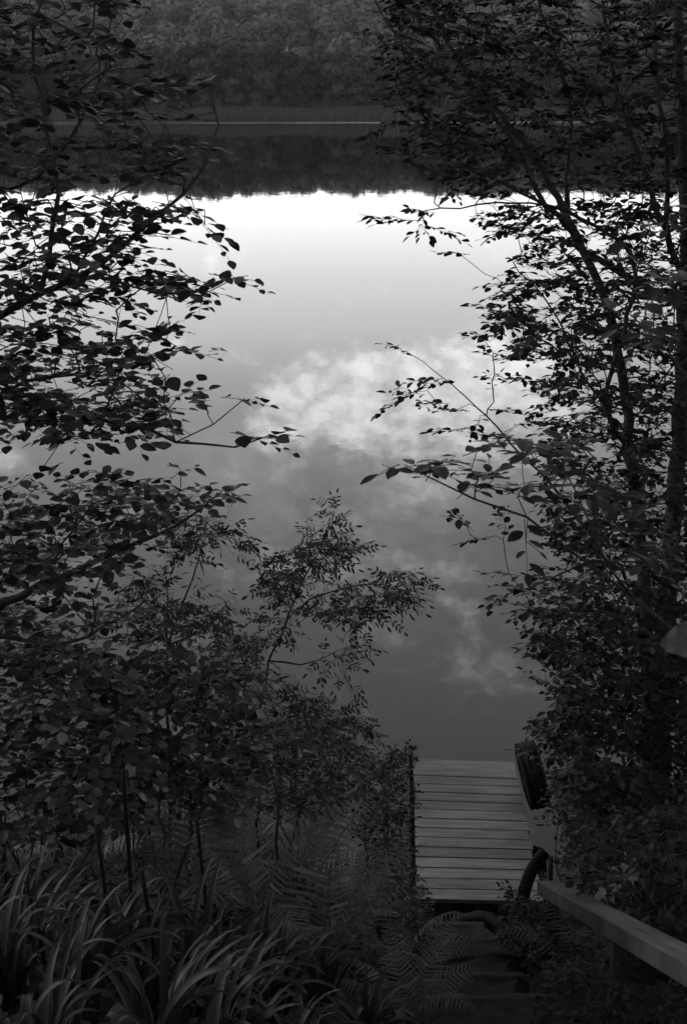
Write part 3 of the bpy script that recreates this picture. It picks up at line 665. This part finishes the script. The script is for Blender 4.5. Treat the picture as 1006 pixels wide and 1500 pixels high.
LIL = [(20,1470,'lily clump of long arching blades at the left edge'),(110,1500,'lily clump with pale bent blades low on the left'),(210,1510,'lily clump at the bottom edge beside the tall thin stalk'),(300,1500,'lily clump with upright blades left of the middle'),
 (390,1500,'lily clump whose blades arch right at the bottom edge'),(470,1480,'rightmost lily clump, its blades sweeping toward the steps'),(70,1430,'lily clump behind the left edge clumps, blades folded over'),(170,1450,'lily clump between the two tallest stalks'),
 (280,1480,'lily clump in front of the shaded fern crown'),(350,1500,'lily clump with one blade bent sharply to the right'),(-30,1400,'lily clump cut by the left edge of the bank'),(240,1590,'lily clump below the frame reaching up in the lower left'),
 (80,1600,'lily clump nearest the lens in the lower left corner'),(430,1590,'lily clump nearest the lens, below the fern in the middle'),(0,1360,'topmost lily clump at the left below the shrub'),(540,1540,'small lily clump beside the foot of the steps'),(330,1620,'lily clump rising from the middle of the bottom edge')]
for i, (a, b, l) in enumerate(LIL):
    x, y = at_g(a, b); o = link('lily_clump', lm[i % 6]); o.location = (x, y, float(gz(x, y))-.01); o.rotation_euler = (0, 0, rng.uniform(-.5, .5)); s_ = rng.uniform(.85, 1.1); o.scale = (s_, s_, s_)
    tag(o, l, 'lily', 'strap-leaved lilies on the bank')
# thin dark stalks
for (a0, b0, a1, b1, dd, l) in [(176,1500,180,1128,5.1,'tallest thin dark stalk standing among the lilies on the left'),(222,1440,208,1275,4.9,'thin dark stalk right of the tallest one, leaning left'),(300,1310,288,1200,6.0,'short dark stalk in front of the big fern frond'),
   (60,1500,38,1290,4.8,'dark stalk leaning left near the left edge'),(150,1420,141,1210,5.4,'faint thin stalk just left of the tallest one')]:
    e = P(a1, b1, dd); b = np.array([P(a0, b0, dd)[0], e[1]+.02, 0]); b[2] = float(gz(b[0], b[1]))-.05
    mb = MB(); tube(mb, spline([b, (b+e)/2+np.array([.01, 0, 0]), e], .1)-b, .0085, 6); o = mb.build('dead_stalk', M_rubber, smooth=True); o.location = b; tag(o, l, 'stalk', 'dead stalks among the lilies')

# ------------------------------------------------------------------ low growth over the bank
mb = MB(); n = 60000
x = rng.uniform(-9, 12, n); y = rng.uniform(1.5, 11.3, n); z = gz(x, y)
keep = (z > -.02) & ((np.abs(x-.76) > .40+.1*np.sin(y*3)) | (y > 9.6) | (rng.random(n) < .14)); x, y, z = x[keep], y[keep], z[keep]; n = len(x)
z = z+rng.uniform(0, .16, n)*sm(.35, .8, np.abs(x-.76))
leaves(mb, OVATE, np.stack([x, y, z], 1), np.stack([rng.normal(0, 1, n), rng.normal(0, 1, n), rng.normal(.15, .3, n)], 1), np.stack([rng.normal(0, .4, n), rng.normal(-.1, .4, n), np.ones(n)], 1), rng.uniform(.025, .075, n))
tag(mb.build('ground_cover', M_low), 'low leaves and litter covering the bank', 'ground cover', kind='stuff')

# ------------------------------------------------------------------ the dock
Z = .36
FL, FR, NR, NL = G(603,1123,Z), G(757,1129,Z), G(794,1321,Z), G(609,1317,Z)
dk = empty('dock', (float(NL[0]), float(NL[1]), 0)); org = np.array([NL[0], NL[1], 0])
n = 14
def deck_pt(u, v):   # u across 0-1, v along 0 near - 1 far
    return (NL*(1-u)+NR*u)*(1-v)+(FL*(1-u)+FR*u)*v
for i in range(n):
    g = .0062/2.2; v0 = i/n+g; v1 = (i+1)/n-g; e0, e1 = rng.normal(0, .008, 2); dz = np.array([0, 0, rng.normal(0, .0018)])
    mb = MB(); slab(mb, deck_pt(0+e0, v0)+dz, deck_pt(1+e1, v0)+dz, deck_pt(1+e1, v1)+dz, deck_pt(e0, v1)+dz, .036, .004)
    for m in mb.v: m -= org
    # nail heads
    for u in (.06, .5, .94):
        for vv in (.3, .7):
            c = deck_pt(u, v0+(v1-v0)*vv)+dz-org+np.array([0, 0, .0005])
            a = np.arange(6)/6*6.283; mb.add(np.stack([c[0]+.005*np.cos(a), c[1]+.005*np.sin(a), np.full(6, c[2]+.001)], 1), [[0,1,2,3,4,5]])
    mb.build('plank', M_deck, dk)
for u in (.04, .5, .96):
    mb = MB(); a, b = deck_pt(u-.02, .01), deck_pt(u-.02, .99); c, d_ = deck_pt(u+.02, .99), deck_pt(u+.02, .01); o_ = np.array([0, 0, .039])+org
    slab(mb, a-o_, d_-o_, c-o_, b-o_, .14); mb.build('stringer', M_post, dk)
mb = MB(); o_ = org+np.array([0, 0, .05])
slab(mb, deck_pt(.03, 1.038)-o_, deck_pt(1.0, 1.038)-o_, deck_pt(1.0, 1.125)-o_, deck_pt(.07, 1.125)-o_, .05); mb.build('end_board', M_deck, dk)
mb = MB(); slab(mb, deck_pt(.0, 1.002)-o_-[0, 0, .03], deck_pt(1.0, 1.002)-o_-[0, 0, .03], deck_pt(1.0, 1.045)-o_-[0, 0, .055], deck_pt(.0, 1.045)-o_-[0, 0, .055], .14); mb.build('gap_shade_board', M_rubber, dk)  # black board under the gap, standing in for the shadow there
for u, v in ((.03, .97), (.97, .97), (.03, .05), (.97, .05)):
    c = deck_pt(u, v)-org; mb = MB(); tube(mb, [c+[0, 0, -.19], c+[0, 0, -1.9]], .04, 10); mb.build('leg', M_post, dk)
tag(dk, 'small weathered plank dock standing over the lake', 'dock')
# pole at the left side with a vine
b = G(604, 1330, .1); b[2] = float(gz(b[0], b[1]))-.1; tp = P(601, 1092, 10.75)
mb = MB(); tube(mb, spline([b, (b*.6+tp*.4)+[.012, 0, 0], tp], .1)-b, np.linspace(.022, .016, len(spline([b, (b*.6+tp*.4)+[.012, 0, 0], tp], .1))), 8)
o = mb.build('mooring_pole', M_rubber, smooth=True); o.location = b; tag(o, 'thin dark pole standing upright at the left side of the dock', 'pole')
v = [b+(tp-b)*s_+np.array([.035*math.sin(s_*9)+.02, -.02, 0]) for s_ in np.linspace(0, .72, 16)]
pl = Plant(.004); pl.limb(v, .006, .003); pl.grow([q+rng.normal(0, .05, 3) for q in v[3::1]]+[tp+rng.normal(0, .06, 3) for _ in range(4)], .1)
t = empty('vine', b); pl.p = [q-b for q in pl.p]; pl.wood('stem', M_post, t, .0015); pl.foliage('foliage', M_leafR, t, ELLIP, .035, spray=.06, gap=.03, side=1)
tag(t, 'leafy vine climbing the thin pole beside the dock', 'vine')

# tyre hung on the right side of the dock
def lathe(mb, prof, n=48):
    prof = np.array(prof); a = np.arange(n)/n*6.28318
    V = np.stack([np.broadcast_to(prof[None, :, 0], (n, len(prof))), prof[None, :, 1]*np.cos(a)[:, None], prof[None, :, 1]*np.sin(a)[:, None]], -1).reshape(-1, 3)
    m = len(prof); i = np.arange(n)[:, None]*m; j = ((np.arange(n)+1) % n)[:, None]*m; k = np.arange(m)[None]; k2 = (k+1) % m
    mb.add(V, np.stack([i+k, i+k2, j+k2, j+k], -1).reshape(-1, 4))
ty = empty('tyre', P(779, 1135, 12.35)); ty.scale = (.92, .9, .9); ty.rotation_euler = (0, R(-13), R(3))
mb = MB(); w = .095
lathe(mb, [(-w*.7,.19),(-w*1.03,.24),(-w*1.05,.28),(-w*.92,.315),(-.062,.325),(-.058,.320),(-.046,.320),(-.042,.328),(-.014,.331),(-.010,.325),(.010,.325),(.014,.331),(.042,.328),(.046,.320),(.058,.320),(.062,.325),(w*.92,.315),(w*1.05,.28),(w*1.03,.24),(w*.7,.19),(w*.5,.195),(w*.8,.25),(0,.30),(-w*.8,.25),(-w*.5,.195)])
mb.build('tyre_casing', M_rubber, ty, True)
mb = MB()
for k in range(44):
    a = k/44*6.283
    for sx in (-1, 1):
        c = np.array([sx*.076, .322*cos(a), .322*sin(a)]); rd = np.array([0, cos(a), sin(a)]); tg = np.array([0, -sin(a), cos(a)]); X = np.array([1., 0, 0])
        V = [c+X*.013*i+tg*.012*j+rd*.003*l for (i, j) in ((-1,-1),(1,-1),(1,1),(-1,1)) for l in (1,)]+[c+X*.013*i+tg*.012*j-rd*.012 for (i, j) in ((-1,-1),(1,-1),(1,1),(-1,1))]
        mb.add(V, BOXF)
mb.build('tread', M_rubber, ty)['kind'] = 'stuff'
tag(ty, 'old black tyre hung as a bumper at the far right corner of the dock', 'tyre')

# black bent pipe by the end of the rail
c = px3([(762,1345,9.3),(768,1304,9.3),(780,1272,9.35),(797,1249,9.4)], 9.4); q = spline(c, .015); o0 = q[0].copy()
rr = .04+.003*(np.arange(len(q)) % 2)
mb = MB(); tube(mb, q-o0, rr, 14); o = mb.build('drain_pipe', M_rubber, smooth=False); o.location = o0
tag(o, 'thick black ribbed pipe bent over beside the far end of the handrail', 'pipe')
# log lying across the foot of the steps
a, b = G(662, 1352, .2), G(736, 1350, .22); q = spline([a, (a+b)/2+np.array([0, .02, .03]), b], .02); o0 = q[0].copy()
mb = MB(); tube(mb, q-o0, .05*np.clip(np.minimum(np.arange(len(q))+1, len(q)-np.arange(len(q)))/3, .4, 1)*(1+.15*np.sin(np.arange(len(q))*.7)+rng.normal(0, .06, len(q))), 12); o = mb.build('log', M_timber, smooth=True); o.location = o0; tag(o, 'short rotten log lying between the dock and the steps', 'log')

# ------------------------------------------------------------------ steps: timber edges
labs = ['lowest timber edge of the earth steps, nearest the dock', 'second timber step edge up from the dock', 'third timber step edge up from the dock', 'fourth timber step edge, near the bottom of the picture', 'fifth timber step edge, at the bottom edge of the picture']
for k in range(5):
    yy = 9.55-(k+.93)*.62; zz = .12+k*.62*.478+.02+.30
    ed = .10*math.sin(yy*3.3); mb = MB(); x0 = .36+ed+rng.normal(0, .03); x1 = 1.12+ed+rng.normal(0, .03); sk = rng.normal(0, .02)
    slab(mb, (0, 0, 0), (x1-x0, sk, 0), (x1-x0, sk+.07, 0), (0, .07, 0), .2, .012)
    o = mb.build('step_timber', M_timber); o.location = (x0, yy-.01, zz-.015); tag(o, labs[k], 'step', 'timber edges of the earth steps')

# ------------------------------------------------------------------ handrail
hr = empty('handrail', (1.3, 8.0, float(gz(1.3, 8.0))))
h0 = np.array([1.3, 8.0, float(gz(1.3, 8.0))])
A = P(786, 1290, 9.05); B = P(1010, 1414, 4.95); dirn = B-A; A2 = A-dirn*.0; B2 = A+dirn*1.5
def rail_pt(s, off): return A2+(B2-A2)*s+np.array([off, 0, 0])
mb = MB(); w = .142
nseg = 24
for i in range(1):
    a, b = rail_pt(0, 0), rail_pt(1, 0); r1, r2 = rail_pt(0, w), rail_pt(1, w)
    slab(mb, b-h0, r2-h0, r1-h0+[0, .0, 0], a-h0, .088, .006)
rl = mb.build('rail', M_rail, hr)
for s_ in (.045, .40, .72):
    for off in (.035, .105):
        c = rail_pt(s_+rng.normal(0, .002), off)-h0; a = np.arange(8)/8*6.283; mb = MB()
        sl_ = dirn[2]/dirn[1]
        mb.add(np.stack([c[0]+.006*np.cos(a), c[1]+.006*np.sin(a), c[2]+.006*np.sin(a)*sl_+.0015], 1), [list(range(8))]); mb.build('screw', M_rubber, rl)
for s_, ln in ((.045, 1.0), (.40, 1.2), (.72, 1.2), (.97, 1.2)):
    c = rail_pt(s_, w*.5)-[0, 0, .095]; g_ = float(gz(c[0], c[1]))-.15
    mb = MB(); hw = .034; slope = dirn[2]/abs(dirn[1])
    lo = np.array([c[0]-hw, c[1]-hw, g_])-h0; V = []
    T = [(-hw,-hw),(hw,-hw),(hw,hw),(-hw,hw)]
    V = [np.array([c[0]+i, c[1]+j, g_])-h0 for i, j in T]+[np.array([c[0]+i, c[1]+j, c[2]-j*slope-.002])-h0 for i, j in T]
    mb.add(V, BOXF[:, ::-1]); mb.build('post', M_post, hr)
tag(hr, 'weathered board handrail on square posts descending toward the dock', 'handrail')
# rough stakes behind the rail end
for (a0, b0, dd, hgt, l) in [(806, 1255, 9.5, .9, 'thin dark stake just behind the bent black pipe'), (862, 1245, 10.2, .7, 'short stump-like stake in the bushes right of the pipe')]:
    e = P(a0, b0, dd); g_ = float(gz(e[0], e[1]))-.1; mb = MB(); tube(mb, [(0, 0, 0), (.01, 0, (e[2]-g_)*.5), (0, 0, e[2]-g_)], [.022, .02, .017], 8)
    o = mb.build('stake', M_post, smooth=True); o.location = (e[0], e[1], g_); tag(o, l, 'stake')

# ------------------------------------------------------------------ sky
w = bpy.data.worlds.new('World'); scene.world = w; w.use_nodes = True; nt = w.node_tree; nt.nodes.clear(); N = nt.nodes; L = nt.links
def mth(op, a, b=None, c=None):
    n = N.new('ShaderNodeMath'); n.operation = op
    for i, q in enumerate((a, b, c)):
        if q is None: continue
        if isinstance(q, (int, float)): n.inputs[i].default_value = q
        else: L.new(q, n.inputs[i])
    return n.outputs[0]
def mrange(v, a, b, c=0, d_=1, mode='SMOOTHSTEP'):
    n = N.new('ShaderNodeMapRange'); n.interpolation_type = mode; L.new(v, n.inputs[0])
    for i, q in enumerate((a, b, c, d_)): n.inputs[i+1].default_value = q
    return n.outputs[0]
SUN_EL, SUN_AZ = R(32), R(-75)      # azimuth from +Y towards +X
tc = N.new('ShaderNodeTexCoord'); sp = N.new('ShaderNodeSeparateXYZ'); L.new(tc.outputs['Generated'], sp.inputs[0])
sky = N.new('ShaderNodeTexSky'); sky.sky_type = 'NISHITA'; sky.sun_disc = False; sky.sun_elevation = SUN_EL; sky.sun_rotation = SUN_AZ
sky.air_density = 1.0; sky.dust_density = 2.0
bw = N.new('ShaderNodeRGBToBW'); L.new(sky.outputs[0], bw.inputs[0])
yy = mth('MAXIMUM', sp.outputs['Y'], .05); U = mth('DIVIDE', sp.outputs['X'], yy); Vv = mth('DIVIDE', sp.outputs['Z'], yy)
front = mrange(sp.outputs['Y'], .1, .5)
# brightening toward the horizon over the hill
el = mth('ARCSINE', sp.outputs['Z'])
fc = N.new('ShaderNodeValToRGB'); fc.color_ramp.interpolation = 'LINEAR'
SKYK = 3.0
pts = [(0, 2.2), (4.4, 2.25), (6, 1.95), (8.0, 1.7), (10, 1.6), (12, 1.3), (15, 1.0), (18, .82), (22, .78), (27, .76), (38, .42), (60, .22), (90, .18)]
fc.color_ramp.elements[0].position = 0; fc.color_ramp.elements[0].color = gray(pts[0][1]/SKYK)
fc.color_ramp.elements[1].position = 1; fc.color_ramp.elements[1].color = gray(pts[-1][1]/SKYK)
for a, b in pts[1:-1]:
    e = fc.color_ramp.elements.new(math.sqrt(a/90)); e.color = gray(b/SKYK)
L.new(mth('SQRT', mth('MAXIMUM', mth('DIVIDE', el, math.pi/2), 0)), fc.inputs[0])
shape = mth('MULTIPLY', fc.outputs[0], SKYK)
nis = mth('MULTIPLY', mrange(bw.outputs[0], 0, 12, .85, 1.25, 'LINEAR'), shape)
# clouds: billows with their tops towards the horizon of the picture
def uv(px, py):
    d = FW+(px-503)/F*RT-(py-750)/F*UP; return d[0]/d[1], -d[2]/d[1]
cmb = N.new('ShaderNodeCombineXYZ'); L.new(U, cmb.inputs[0]); L.new(mth('MULTIPLY', Vv, 1.5), cmb.inputs[1])
n1 = N.new('ShaderNodeTexNoise'); n1.inputs['Scale'].default_value = 13; n1.inputs['Detail'].default_value = 9; n1.inputs['Roughness'].default_value = .62; n1.inputs['Distortion'].default_value = .25; L.new(cmb.outputs[0], n1.inputs['Vector'])
n3 = N.new('ShaderNodeTexNoise'); n3.inputs['Scale'].default_value = 46; n3.inputs['Detail'].default_value = 7; n3.inputs['Roughness'].default_value = .68; L.new(cmb.outputs[0], n3.inputs['Vector'])
def blob(px, py, rx, ry, amp):
    u0, v0 = uv(px, py); a = rx/F; b = ry/F*1.15
    q = mth('ADD', mth('POWER', mth('ABSOLUTE', mth('DIVIDE', mth('SUBTRACT', U, u0), a)), 2), mth('POWER', mth('ABSOLUTE', mth('DIVIDE', mth('SUBTRACT', Vv, v0), b)), 2))
    return mth('MULTIPLY', mth('EXPONENT', mth('MULTIPLY', q, -1)), amp)
BL = [(425,600,60,32,.8),(490,575,75,36,.85),(480,615,90,30,.5),(580,550,80,36,.75),(650,535,80,30,.9),(740,545,80,36,.8),(560,610,150,38,.5),(450,625,70,40,.45),(600,650,140,45,.45),(780,640,120,60,.4),(690,600,90,45,.5),(820,560,90,60,.5),
      (690,898,45,28,.42),(660,885,28,24,.32),(700,950,55,45,.3),(765,900,60,40,.35),(740,985,45,30,.36),(600,842,40,26,.4),(690,832,28,22,.35),(480,850,50,30,.3),(690,985,40,30,.3),(15,675,60,28,.5),(-60,700,70,40,.4),
      (340,845,75,50,.5),(580,840,40,28,.36),(500,815,60,25,.3),(655,835,22,20,.34),(120,860,80,60,.35),(900,880,90,80,.3)]
msk = None
for bb in BL:
    o = blob(*bb); msk = o if msk is None else mth('ADD', msk, o)
veil = mth('ADD', blob(540,680,260,80,.8), mth('ADD', blob(500,780,260,70,.30), blob(650,880,180,120,.18)))
nn = mth('ADD', mth('MULTIPLY', mth('SUBTRACT', n1.outputs['Fac'], .5), 2.4), mth('MULTIPLY', mth('SUBTRACT', n3.outputs['Fac'], .5), 1.3))
cl = mth('MULTIPLY', mth('MULTIPLY', mrange(n3.outputs['Fac'], .36, .64, .72, 1.22), front), mrange(mth('ADD', mth('MINIMUM', msk, .98), nn), .12, 1.15))
vl = mth('MULTIPLY', mth('MULTIPLY', veil, mrange(mth('ADD', mth('MULTIPLY', n1.outputs['Fac'], .6), mth('MULTIPLY', n3.outputs['Fac'], .4)), .38, .62, .15, 1.5)), front)
# clouds elsewhere in the sky
n5 = N.new('ShaderNodeTexNoise'); n5.inputs['Scale'].default_value = 2.6; n5.inputs['Detail'].default_value = 7; L.new(tc.outputs['Generated'], n5.inputs['Vector'])
oth = mth('MULTIPLY', mth('MULTIPLY', mrange(n5.outputs['Fac'], .5, .68), .6), mth('SUBTRACT', 1, front))
tot = mth('ADD', mth('ADD', mth('MULTIPLY', cl, .85), mth('MULTIPLY', vl, .42)), oth)
val = mth('ADD', nis, mth('MULTIPLY', tot, 1.5))
cc = N.new('ShaderNodeCombineColor'); [L.new(val, cc.inputs[i]) for i in range(3)]
bg = N.new('ShaderNodeBackground'); ow = N.new('ShaderNodeOutputWorld'); L.new(cc.outputs[0], bg.inputs[0]); bg.inputs[1].default_value = 1.0; L.new(bg.outputs[0], ow.inputs[0])
BG = bg
sl = bpy.data.lights.new('sun', 'SUN'); sl.energy = 1.0; sl.angle = R(12); sl.color = (1, 1, 1)
so = bpy.data.objects.new('sun', sl); COL.objects.link(so)
so.rotation_euler = Vector((-sin(SUN_AZ)*cos(SUN_EL), -cos(SUN_AZ)*cos(SUN_EL), -sin(SUN_EL))).to_track_quat('-Z', 'Y').to_euler()

# ------------------------------------------------------------------ camera and render settings
cd = bpy.data.cameras.new('camera'); cam = bpy.data.objects.new('camera', cd); COL.objects.link(cam); scene.camera = cam
cam.location = CAM; cam.rotation_euler = (math.pi/2-TH, 0, 0)
cd.sensor_fit = 'VERTICAL'; cd.sensor_height = 36; cd.sensor_width = 24; cd.lens = F/1500*36; cd.clip_end = 4000; cd.clip_start = .05
cd.dof.use_dof = True; cd.dof.focus_distance = 8.5; cd.dof.aperture_fstop = 9
vs = scene.view_settings; vs.view_transform = 'Standard'; vs.look = 'None'; vs.gamma = 1; vs.exposure = 0
scene.render.engine = 'CYCLES'; cy = scene.cycles
cy.use_denoising = True; cy.max_bounces = 6; cy.diffuse_bounces = 3; cy.glossy_bounces = 3; cy.transmission_bounces = 3; cy.volume_bounces = 1
print('STATS', stats)
if True:
    mb = MB(); x0, x1, y0, y1, z0, z1 = -1410, 1410, -70, 1810, -3.0, 50
    V = [(x0,y0,z0),(x1,y0,z0),(x1,y1,z0),(x0,y1,z0),(x0,y0,z1),(x1,y0,z1),(x1,y1,z1),(x0,y1,z1)]
    mb.add(V, BOXF[:, ::-1]); m, nt = newmat('haze_air'); v = nt.nodes.new('ShaderNodeVolumePrincipled'); o = nt.nodes.new('ShaderNodeOutputMaterial')
    v.inputs['Color'].default_value = gray(.9); v.inputs['Density'].default_value = .00016; v.inputs['Anisotropy'].default_value = .3
    nt.links.new(v.outputs[0], o.inputs['Volume']); tag(mb.build('haze', m), kind='stuff')
